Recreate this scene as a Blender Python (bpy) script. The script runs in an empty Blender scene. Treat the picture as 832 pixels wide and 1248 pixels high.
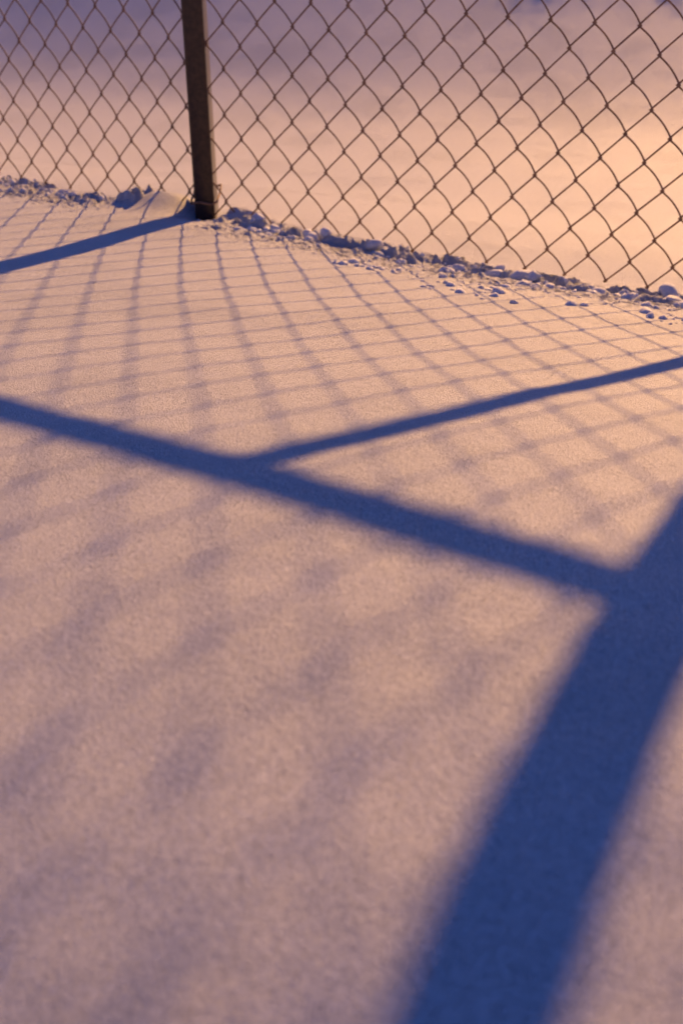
import bpy, bmesh, math, random
from mathutils import Vector, Matrix, noise
random.seed(7)
U = 0.75                                   # metres per layout unit (the lens is one unit above the fence foot)
AZ, AZ2 = -0.535, -0.6299                  # directions of the two fence panels
BX, BY = -0.293, 3.1641                    # foot of the post
VX, VY = 0.0568, -0.0484                   # slight lean of the old fence
W, H = 0.0877, 0.1005                      # diamond of the wire netting
SUN = Vector((0.3525, 1.0, 0.3419)).normalized()
scene = bpy.context.scene
COL = scene.collection
ca, sa = math.cos(AZ), math.sin(AZ)

def clamp(x, a, b): return a if x < a else b if x > b else x
def smooth(a, b, x):
    t = clamp((x - a) / (b - a), 0, 1); return t * t * (3 - 2 * t)

def fp(s, t, panel=0, n=0.0):
    """point of the fence: s along, t up, n towards the camera"""
    az = AZ if panel == 0 else AZ2
    vx, vy = (VX, VY) if panel == 0 else (VX - .0037, VY - .0148)
    return Vector((BX + s * math.cos(az) + t * vx + n * math.sin(az),
                   BY + s * math.sin(az) + t * vy - n * math.cos(az), t)) * U

# ------------------------------------------------------------------ snow relief
SLOPES = [(0, .2212), (-.9, .21), (-1.5, .16), (-2.2, .13), (-2.8, .04), (-3.2, -.12), (-3.6, -.26), (-4.4, -.31), (-6, -.22), (-9, -.05), (-14, 0), (-400, 0)]  # rise at the back, tilted off the sun to darken the far snow
def slope_back(e):
    for (a, sa_), (b, sb) in zip(SLOPES, SLOPES[1:]):
        if e >= b: return sa_ + (sb - sa_) * (a - e) / (a - b)
    return 0
BT = [0.0]; DE = .02
for k in range(1, 1200): BT.append(BT[-1] - slope_back(-k * DE + DE / 2) * DE)
def back(e):
    k = clamp(-e / DE, 0, 1198.5); i = int(k); f = k - i
    return BT[i] * (1 - f) + BT[i + 1] * f
def front(e, s):
    s = clamp(s, -1.6, 3.0)
    e2 = min(e, 2.62)
    g = .2212*e2 - .0794*e2**2 + .0716*e2*s + .0869*e2**3 - .0192*e2**2*s - .0263*e2**4
    if e > 1.95: g -= .05 * (min(e, 2.8) - 1.95) ** 2  # extra downward bend, shaped to darken the nearest snow
    if e > 2.62: g -= .05 * math.tanh((e - 2.62) * 2)
    return g
def ebase(s): return 0.0 if s >= 0 else s * math.sin(AZ - AZ2)
def smoothground(s, e):
    if e >= 0: return front(e, s)
    sh = .20 * (clamp(s, -6, 1.2) - 1.2) * smooth(0, 1.6, -e)  # rise brought closer on the left to darken that side
    return back(e + sh) - back(sh) * 0 if sh else back(e)
def nz(x, y, z=0.0): return noise.noise(Vector((x, y, z)))
def bumpmound(s, e, s0, e0, rs, re, h):
    d = ((s - s0) / rs) ** 2 + ((e - e0) / re) ** 2
    return h * math.exp(-d) if d < 9 else 0.0
def ground(s, e, detail=True):
    g = smoothground(s, e)
    # broad wind-worn undulation, plus foreground dimples standing in for soft mesh shadow
    g += .0035 * nz(s * 3.1, e * 3.1, 4.2) * smooth(-.6, .4, e) + .010 * nz(s * 1.3, e * 1.3, 9.1) * smooth(.0, 1.2, -e)
    g += .0009 * nz(s * 14, e * 14, 1.0) + .0019 * nz(s * 15 + e * 4, e * 19, 6.0) * smooth(1.2, 2.0, e)
    g -= .030 * math.exp(-((e - .02) / .22) ** 2) * smooth(.12, .9, s) * 1.0
    # heap round the foot of the post
    g += bumpmound(s, e, -.120, -.015, .100, .085, .040) + bumpmound(s, e, .095, -.03, .075, .05, .024) - bumpmound(s, e, .0, .0, .05, .09, .026)
    if not detail: return g
    # broken crust along the fence
    d = e - ebase(s)
    wid = .28 + .30 * smooth(.1, 1.0, s) + .08 * nz(s * 2.2, 0, 3)
    m = smooth(-.05, .0, d) * (1 - smooth(wid * .35, wid, d))
    near = -.26 < s < .14
    if near: m *= smooth(.05, .14, abs(s + .0)) if s > 0 else smooth(.15, .26, abs(s))
    if m > 0:
        core = smooth(-.05, .02, d) * (1 - smooth(.06 + .06 * smooth(.2, 1, s), .15 + .17 * smooth(.2, 1, s), d))
        a = nz(s * 15, d * 22, 7.7); b = nz(s * 38, d * 46, 2.1); c = nz(s * 92, d * 105, 5.5); f = nz(s * 180, d * 200, 1.5)
        big = smooth(.20, .45, a + .5 * b)
        g += core * (.019 * big - .008 * smooth(.05, .4, -a) + .005 * b)
        g += m * (.0080 * c + .0046 * b + .0034 * f - .012 * smooth(.12, .42, b + .7 * c))
    return g
def w_of(s, e):                            # (s,e) -> plan position in units
    return BX + s * ca + e * sa, BY + s * sa - e * ca
def se_of(x, y):
    dx, dy = x - BX, y - BY
    return dx * ca + dy * sa, dx * sa - dy * ca

# ------------------------------------------------------------------ materials
def nodes(name):
    m = bpy.data.materials.new(name); m.use_nodes = True
    nt = m.node_tree; return m, nt, nt.nodes['Principled BSDF']
def add(nt, typ, **kw):
    n = nt.nodes.new(typ)
    for k, v in kw.items(): setattr(n, k, v)
    return n
def snow_material(name, grain=1.0):
    m, nt, b = nodes(name)
    tc = add(nt, 'ShaderNodeNewGeometry')
    def nzn(scale, det, rough=.6):
        n = add(nt, 'ShaderNodeTexNoise'); n.inputs['Scale'].default_value = scale
        n.inputs['Detail'].default_value = det; n.inputs['Roughness'].default_value = rough
        nt.links.new(tc.outputs['Position'], n.inputs['Vector']); return n
    n1 = nzn(900, 2, .8); n2 = nzn(260, 4, .75); n3 = nzn(30, 4, .55)
    vo = add(nt, 'ShaderNodeTexVoronoi'); vo.inputs['Scale'].default_value = 620
    nt.links.new(tc.outputs['Position'], vo.inputs['Vector'])
    n4 = nzn(75, 5, .7); n5 = nzn(4.5, 3, .5)
    mk = add(nt, 'ShaderNodeMapRange'); mk.inputs['From Min'].default_value = .47; mk.inputs['From Max'].default_value = .62
    mu = add(nt, 'ShaderNodeMath', operation='MULTIPLY')
    nt.links.new(n5.outputs['Fac'], mk.inputs['Value']); nt.links.new(mk.outputs['Result'], mu.inputs[0]); nt.links.new(n4.outputs['Fac'], mu.inputs[1])
    prev = None
    for src, dist, st in ((n3.outputs['Fac'], .006, .35), (mu.outputs[0], .014, .8), (n2.outputs['Fac'], .0020, .8 * grain), (vo.outputs['Distance'], -.0018, .9 * grain), (n1.outputs['Fac'], .0034, .95 * grain)):
        bp = add(nt, 'ShaderNodeBump'); bp.inputs['Distance'].default_value = abs(dist); bp.invert = dist < 0
        bp.inputs['Strength'].default_value = st
        nt.links.new(src, bp.inputs['Height'])
        if prev: nt.links.new(prev.outputs['Normal'], bp.inputs['Normal'])
        prev = bp
    nt.links.new(prev.outputs['Normal'], b.inputs['Normal'])
    cr = add(nt, 'ShaderNodeValToRGB')
    cr.color_ramp.elements[0].position = .3; cr.color_ramp.elements[0].color = (.74, .75, .78, 1)
    cr.color_ramp.elements[1].position = .7; cr.color_ramp.elements[1].color = (.90, .90, .91, 1)
    nt.links.new(n2.outputs['Fac'], cr.inputs['Fac']); nt.links.new(cr.outputs['Color'], b.inputs['Base Color'])
    b.inputs['Roughness'].default_value = .62
    b.inputs['Specular IOR Level'].default_value = .25
    return m
SNOW = snow_material('snow')
CLOD = snow_material('broken_snow', .6)
b_ = CLOD.node_tree.nodes['Principled BSDF']
b_.inputs['Subsurface Weight'].default_value = .45; b_.inputs['Subsurface Scale'].default_value = .006; b_.inputs['Subsurface Radius'].default_value = (1, .9, .85)
def metal(name, c1, c2, rough, metallic, scale=60):
    m, nt, b = nodes(name)
    g = add(nt, 'ShaderNodeNewGeometry')
    n = add(nt, 'ShaderNodeTexNoise'); n.inputs['Scale'].default_value = scale; n.inputs['Detail'].default_value = 6
    nt.links.new(g.outputs['Position'], n.inputs['Vector'])
    cr = add(nt, 'ShaderNodeValToRGB'); cr.color_ramp.elements[0].position = .38; cr.color_ramp.elements[1].position = .64
    cr.color_ramp.elements[0].color = (*c1, 1); cr.color_ramp.elements[1].color = (*c2, 1)
    nt.links.new(n.outputs['Fac'], cr.inputs['Fac']); nt.links.new(cr.outputs['Color'], b.inputs['Base Color'])
    bp = add(nt, 'ShaderNodeBump'); bp.inputs['Distance'].default_value = .0006; bp.inputs['Strength'].default_value = .6
    nt.links.new(n.outputs['Fac'], bp.inputs['Height']); nt.links.new(bp.outputs['Normal'], b.inputs['Normal'])
    b.inputs['Roughness'].default_value = rough; b.inputs['Metallic'].default_value = metallic
    return m
POSTM = metal('weathered_post_paint', (.026, .015, .010), (.052, .028, .017), .34, .2, 130)
WIREM = metal('rusty_wire', (.18, .095, .052), (.31, .17, .095), .8, .05, 140)

# ------------------------------------------------------------------ mesh helpers
def link(name, verts, faces, mat, parent=None, smooth_=True):
    me = bpy.data.meshes.new(name); me.from_pydata(verts, [], faces); me.update()
    if smooth_: me.polygons.foreach_set('use_smooth', [True] * len(me.polygons))
    me.materials.append(mat)
    o = bpy.data.objects.new(name, me); COL.objects.link(o)
    if parent: o.parent = parent; o.matrix_parent_inverse = parent.matrix_basis.inverted()
    return o
def tube(V, F, pts, r, n=6, caps=True):
    """sweep a ring along pts (Vectors); r is a number or a list"""
    base = len(V); L = len(pts)
    t0 = (pts[1] - pts[0]).normalized()
    up = Vector((0, 0, 1)) if abs(t0.z) < .9 else Vector((1, 0, 0))
    x = t0.cross(up).normalized()
    for i, p in enumerate(pts):
        t = (pts[min(i + 1, L - 1)] - pts[max(i - 1, 0)]).normalized()
        x = (x - t * x.dot(t)).normalized(); y = t.cross(x)
        rr = r[i] if isinstance(r, (list, tuple)) else r
        for k in range(n):
            a = 2 * math.pi * k / n
            V.append(p + x * (rr * math.cos(a)) + y * (rr * math.sin(a)))
    for i in range(L - 1):
        for k in range(n):
            a = base + i * n + k; b = base + i * n + (k + 1) % n
            F.append((a, b, b + n, a + n))
    if caps:
        F.append(tuple(base + k for k in reversed(range(n))))
        F.append(tuple(base + (L - 1) * n + k for k in range(n)))

# ------------------------------------------------------------------ ground
def axis(parts):
    out = []
    for a, b, st in parts:
        n = max(1, round((b - a) / st))
        out += [a + (b - a) * i / n for i in range(n)]
    out.append(parts[-1][1]); return out
S = axis([(-160, -60, 25), (-60, -20, 5), (-20, -8, 1.2), (-8, -3, .3), (-3, -1.5, .04), (-1.5, -.75, .012), (-.75, 1.55, .0065), (1.55, 2.6, .012), (2.6, 5, .05), (5, 14, .6), (14, 40, 4), (40, 160, 20)])
Ee = axis([(-240, -60, 20), (-60, -20, 4), (-20, -8, .8), (-8, -3, .12), (-3, -.4, .04), (-.4, -.13, .012), (-.13, .36, .0055), (.36, 2.6, .014), (2.6, 4.5, .05), (4.5, 14, .6), (14, 60, 5), (60, 160, 20)])
V = []; F = []; nS = len(S)
for e in Ee:
    for s in S:
        x, y = w_of(s, e)
        det = -.2 < e < .5 and -1.7 < s < 2.7
        V.append((x * U, y * U, ground(s, e, det) * U))
for j in range(len(Ee) - 1):
    for i in range(nS - 1):
        a = j * nS + i
        F.append((a, a + nS, a + nS + 1, a + 1))
g = link('snow_ground', V, F, SNOW)
g['kind'] = 'structure'
if g.data.polygons[0].normal.z < 0: g.data.flip_normals()

# ------------------------------------------------------------------ crumbled snow along the fence
V = []; F = []
bmi = bmesh.new(); bmesh.ops.create_icosphere(bmi, subdivisions=2, radius=1)
iv = [v.co.copy() for v in bmi.verts]; iff = [tuple(v.index for v in f.verts) for f in bmi.faces]; bmi.free()
def clod(s, e, r, sink=.35):
    x, y = w_of(s, e); z = ground(s, e)
    c = Vector((x, y, z + r * (1 - 2 * sink) * .7)); b = len(V)
    sc = Vector((random.uniform(.75, 1.3), random.uniform(.75, 1.3), random.uniform(.6, .95)))
    rot = Matrix.Rotation(random.uniform(0, 6.3), 3, 'Z') @ Matrix.Rotation(random.uniform(-.6, .6), 3, 'X')
    off = Vector((random.uniform(0, 99), random.uniform(0, 99), random.uniform(0, 99)))
    for v in iv:
        k = 1 + .42 * noise.noise(v * 1.1 + off) + .2 * noise.noise(v * 2.4 + off)
        p = rot @ Vector((v.x * sc.x, v.y * sc.y, v.z * sc.z)) * (k * r)
        V.append(tuple((c + p) * U))
    F.extend(tuple(b + i for i in f) for f in iff)
n = 0
while n < 700:
    s = random.uniform(-1.3, 1.75)
    if -.23 < s < .16 and random.random() < .95: continue
    dens = .3 + .9 * nz(s * 6, 3, 8) + .35 * smooth(.1, .9, s)
    if s < 0: dens += .05
    if random.random() > dens: continue
    reach = .14 + .42 * smooth(.1, 1.0, s)
    d = .01 + reach * random.random() ** 1.4
    if nz(s * 9, d * 13, 31) < -.08 + .15 * random.random(): continue
    clod(s, ebase(s) + d, min(.012, .0022 + random.expovariate(1 / .0030)), .6); n += 1
for s, d, r in ((-.95, .03, .026), (-.92, .05, .020), (-.89, .03, .014), (-.70, .02, .014), (-.67, .03, .009), (-.42, .04, .015), (-.38, .05, .012),
                (.19, .06, .013), (.24, .07, .016), (.31, .05, .017), (.34, .08, .017), (.37, .07, .012), (.50, .07, .016), (.53, .10, .012), (.68, .08, .019), (.71, .10, .015),
                (.78, .06, .020), (.80, .11, .016), (.84, .09, .020), (.87, .13, .020), (.90, .15, .013), (.96, .07, .012), (1.00, .12, .015), (1.04, .17, .020), (1.06, .08, .016), (1.10, .14, .013),
                (1.15, .10, .019), (1.17, .13, .016), (1.22, .20, .015), (1.12, .22, .012), (1.28, .18, .018), (1.31, .22, .013), (.62, .16, .010), (.74, .19, .011), (.93, .24, .010)):
    if s > .4: d *= 1.25
    clod(s, ebase(s) + d, r * 1.12, .52)
    for k in range(5): clod(s + random.gauss(0, .016), ebase(s) + d + random.gauss(0, .02), r * random.uniform(.25, .5), .4)
c = link('snow_crumbs', V, F, CLOD)
c['kind'] = 'stuff'; c['label'] = 'broken lumps and crumbs of frozen snow strewn along the foot of the wire fence'; c['category'] = 'snow crumbs'

# ------------------------------------------------------------------ fence
fence = bpy.data.objects.new('chain_link_fence', None); COL.objects.link(fence)
fence.location = fp(0, 0); fence.empty_display_size = .2
fence['label'] = 'rusty chain link fence on a dark steel post standing in sunlit snow'
fence['category'] = 'fence'
bpy.context.view_layer.update()
TTOP = 2.35
def pole(name, pts, r, mat=POSTM, n=28, label=None):
    V = []; F = []; tube(V, F, pts, r, n)
    o = link(name, V, F, mat, fence)
    if label: o['label'] = label
    return o
PR = .0285
def upright(s_of_t, nn, r):
    return [fp(s_of_t(t), t, 0, nn) for t in [-.35 + i * (TTOP + .42) / 24 for i in range(25)]]
def bar_post(name, base, lean, z0, z1, wx, wy, yc, label=None):
    # rolled steel post: narrow and deep, rounded edges, its long side running away from the path
    bm = bmesh.new(); n = 5; ring0 = None; r = .006
    prof = []
    for qx, qy, a0 in ((1, 1, 0), (-1, 1, 90), (-1, -1, 180), (1, -1, 270)):
        for k in range(n):
            a = math.radians(a0 + 90 * k / (n - 1))
            prof.append((qx * (wx / 2 - r) + r * math.cos(a), qy * (wy / 2 - r) + r * math.sin(a) + yc))
    K = 24
    for k in range(K + 1):
        z = z0 + (z1 - z0) * k / K
        ring = [bm.verts.new((Vector((base[0] + lean[0] * z + x, base[1] + lean[1] * z + y, z))) * U) for x, y in prof]
        if ring0: 
            for a in range(len(ring)):
                b = (a + 1) % len(ring); bm.faces.new((ring0[a], ring0[b], ring[b], ring[a]))
        else: bm.faces.new(list(reversed(ring)))
        ring0 = ring
    bm.faces.new(ring0)
    me = bpy.data.meshes.new(name); bm.to_mesh(me); bm.free(); me.materials.append(POSTM)
    me.polygons.foreach_set('use_smooth', [len(p.vertices) == 4 for p in me.polygons])
    try: me.set_sharp_from_angle(angle=math.radians(50))
    except Exception: pass
    o = bpy.data.objects.new(name, me); COL.objects.link(o); o.parent = fence; o.matrix_parent_inverse = fence.matrix_basis.inverted()
    if label: o['label'] = label
    return o
LEAN = (VX - .034, VY)
post = bar_post('post', (BX + .003, BY), LEAN, -.35, TTOP + .05, .046, .125, .040, 'dark narrow steel post with its foot in a small heap of snow')
for tt in (.035, .62, 1.2, 1.8):
    V = []; F = []
    q = [(-.030, -.027), (.030, -.027), (.032, .105), (-.030, .105)]
    ring = []
    for a in range(4):
        p0, p1 = q[a], q[(a + 1) % 4]
        for k in range(6):
            u = k / 6; ring.append((Vector((BX + .003 + LEAN[0] * tt + p0[0] + (p1[0] - p0[0]) * u, BY + LEAN[1] * tt + p0[1] + (p1[1] - p0[1]) * u, tt + .003 * math.sin(k + a))) * U))
    ring.append(ring[0])
    tube(V, F, ring, .0026 * U, 6, False)
    link('tie_wire', V, F, WIREM, post)
post2 = pole('post', upright(lambda t: 1.518 - .2730 * t, .033, PR), .039 * U)
rail = pole('rail', [fp(s, .844 + .177 * s, 0, .02) for s in (-.012, .3, .6, .9, 1.26)], .0205 * U, n=20)
brace = pole('brace', [fp(s, t, 0, .035) for s, t in ((.850, .977), (.904, .916), (.96, .853), (1.023, .775), (1.095, .677), (1.181, .555), (1.30, .375), (1.42, .18), (1.53, -.02))], .0185 * U, n=18)
top = pole('rail', [fp(s, TTOP - .01, 0, .0) for s in (-.012, 1, 2, 3.2)], .02 * U, n=18)
top2 = pole('rail', [fp(s, TTOP - .01, 1, .0) for s in (-2.4, -1, -.04)], .02 * U, n=18)
pole('post', [fp(-2.3, t, 1, PR + .004) for t in (-.35, 1, TTOP + .07)], PR * U)
pole('post', [fp(3.1, t, 0, PR + .004) for t in (-.35, 1, TTOP + .07)], PR * U)

def netting(panel, c0, c1, s0, t0, w, h, smin, smax, name='wire_netting'):
    V = []; F = []; rw = .0018 * U; N = 7
    def kn(i, j):
        x = s0 + i * w / 2; y = t0 + j * h / 2
        return x + .0016 * nz(i * .83, j * .77, 3 + panel), y + .0022 * nz(i * .71, j * .63, 17 + panel)
    jmin = int((-.03 - t0) / (h / 2)); jmax = int((TTOP - t0) / (h / 2))
    for cc in range(c0, c1):
        pts = []; rad = []
        rnd = .9 + .25 * nz(cc * .9, 1.3, panel)
        for j in range(jmin, jmax):
            left = (cc + j) % 2 == 0
            ia, ib = (cc, cc + 1) if left else (cc + 1, cc)
            a = kn(ia, j); b = kn(ib, j + 1)
            o = .028 * w
            ax = a[0] + (-o if left else o); bx = b[0] + (o if left else -o)
            for k in range(N):
                u = k / N
                bow = math.sin(math.pi * u)
                s = ax + (bx - ax) * u; t = a[1] + (b[1] - a[1]) * u
                if left: nn = .0030 * bow ** .6 * rnd
                elif panel: nn = -.0042 * bow * rnd; s += .0004 * bow; t += .0005 * bow
                else: q = (.45 + .55 * smooth(.1, .7, s)); nn = -.0085 * bow * rnd * q; s += .0012 * bow * q; t += .0016 * bow * q
                if not (smin <= s <= smax): continue
                if t + .0 < ground(*se_of(*(fp(s, t, panel) / U).xy), False) - .03: continue
                pts.append(fp(s, t, panel, nn)); rad.append(rw * (1 + .5 * (abs(u - .5) * 2) ** 7))
        if len(pts) > 3: tube(V, F, pts, rad, 6)
    o = link(name, V, F, WIREM, fence)
    return o
netting(0, -9, 64, .3682, .489, W, H, -.02, 3.1)
netting(1, -53, 2, -.0873, .296, .0870, .0993, -2.3, -.012)

# ------------------------------------------------------------------ light
el = math.asin(SUN.z)
w = bpy.data.worlds.new('World'); scene.world = w; w.use_nodes = True
nt = w.node_tree; bg = nt.nodes['Background']
sky = nt.nodes.new('ShaderNodeTexSky'); sky.sky_type = 'NISHITA'; sky.sun_disc = False
sky.sun_elevation = el; sky.sun_rotation = math.atan2(SUN.x, SUN.y)
sky.ozone_density = 6; sky.dust_density = .3; sky.air_density = 1.0
tint = nt.nodes.new('ShaderNodeMix'); tint.data_type = 'RGBA'; tint.blend_type = 'MULTIPLY'
tint.inputs['Factor'].default_value = 1; tint.inputs[7].default_value = (.58, .58, 1, 1)
nt.links.new(sky.outputs[0], tint.inputs[6]); nt.links.new(tint.outputs[2], bg.inputs['Color'])
bg.inputs['Strength'].default_value = .085
ld = bpy.data.lights.new('sun', 'SUN'); ld.energy = 5.0; ld.angle = math.radians(.76); ld.color = (1, .525, .185)
lo = bpy.data.objects.new('sun', ld); COL.objects.link(lo); lo.rotation_euler = SUN.to_track_quat('Z', 'Y').to_euler(); lo.location = (6, 18, 7)

# ------------------------------------------------------------------ camera
P_, R_ = .5209, .0375
cp, sp = math.cos(P_), math.sin(P_); cr_, sr = math.cos(R_), math.sin(R_)
Fw = Vector((0, cp, -sp)); Rt = Vector((1, 0, 0)); Dn = Vector((0, -sp, -cp))
Rr = Rt * cr_ + Dn * sr; Dr = -Rt * sr + Dn * cr_
cam = bpy.data.cameras.new('camera'); co = bpy.data.objects.new('camera', cam); COL.objects.link(co)
M = Matrix((( Rr.x, -Dr.x, -Fw.x, 0), (Rr.y, -Dr.y, -Fw.y, 0), (Rr.z, -Dr.z, -Fw.z, U), (0, 0, 0, 1)))
co.matrix_world = M
cam.sensor_fit = 'VERTICAL'; cam.sensor_height = 36; cam.lens = 1691.39 / 1248 * 36
cam.clip_start = .02; cam.clip_end = 1000
cam.dof.use_dof = True; cam.dof.focus_distance = 1.75 * U; cam.dof.aperture_fstop = (cam.lens / 1000) / (.0066 * U)
scene.camera = co
scene.view_settings.view_transform = 'Standard'; scene.view_settings.look = 'None'
scene.view_settings.exposure = .48; scene.view_settings.gamma = 1
scene.cycles.use_denoising = True
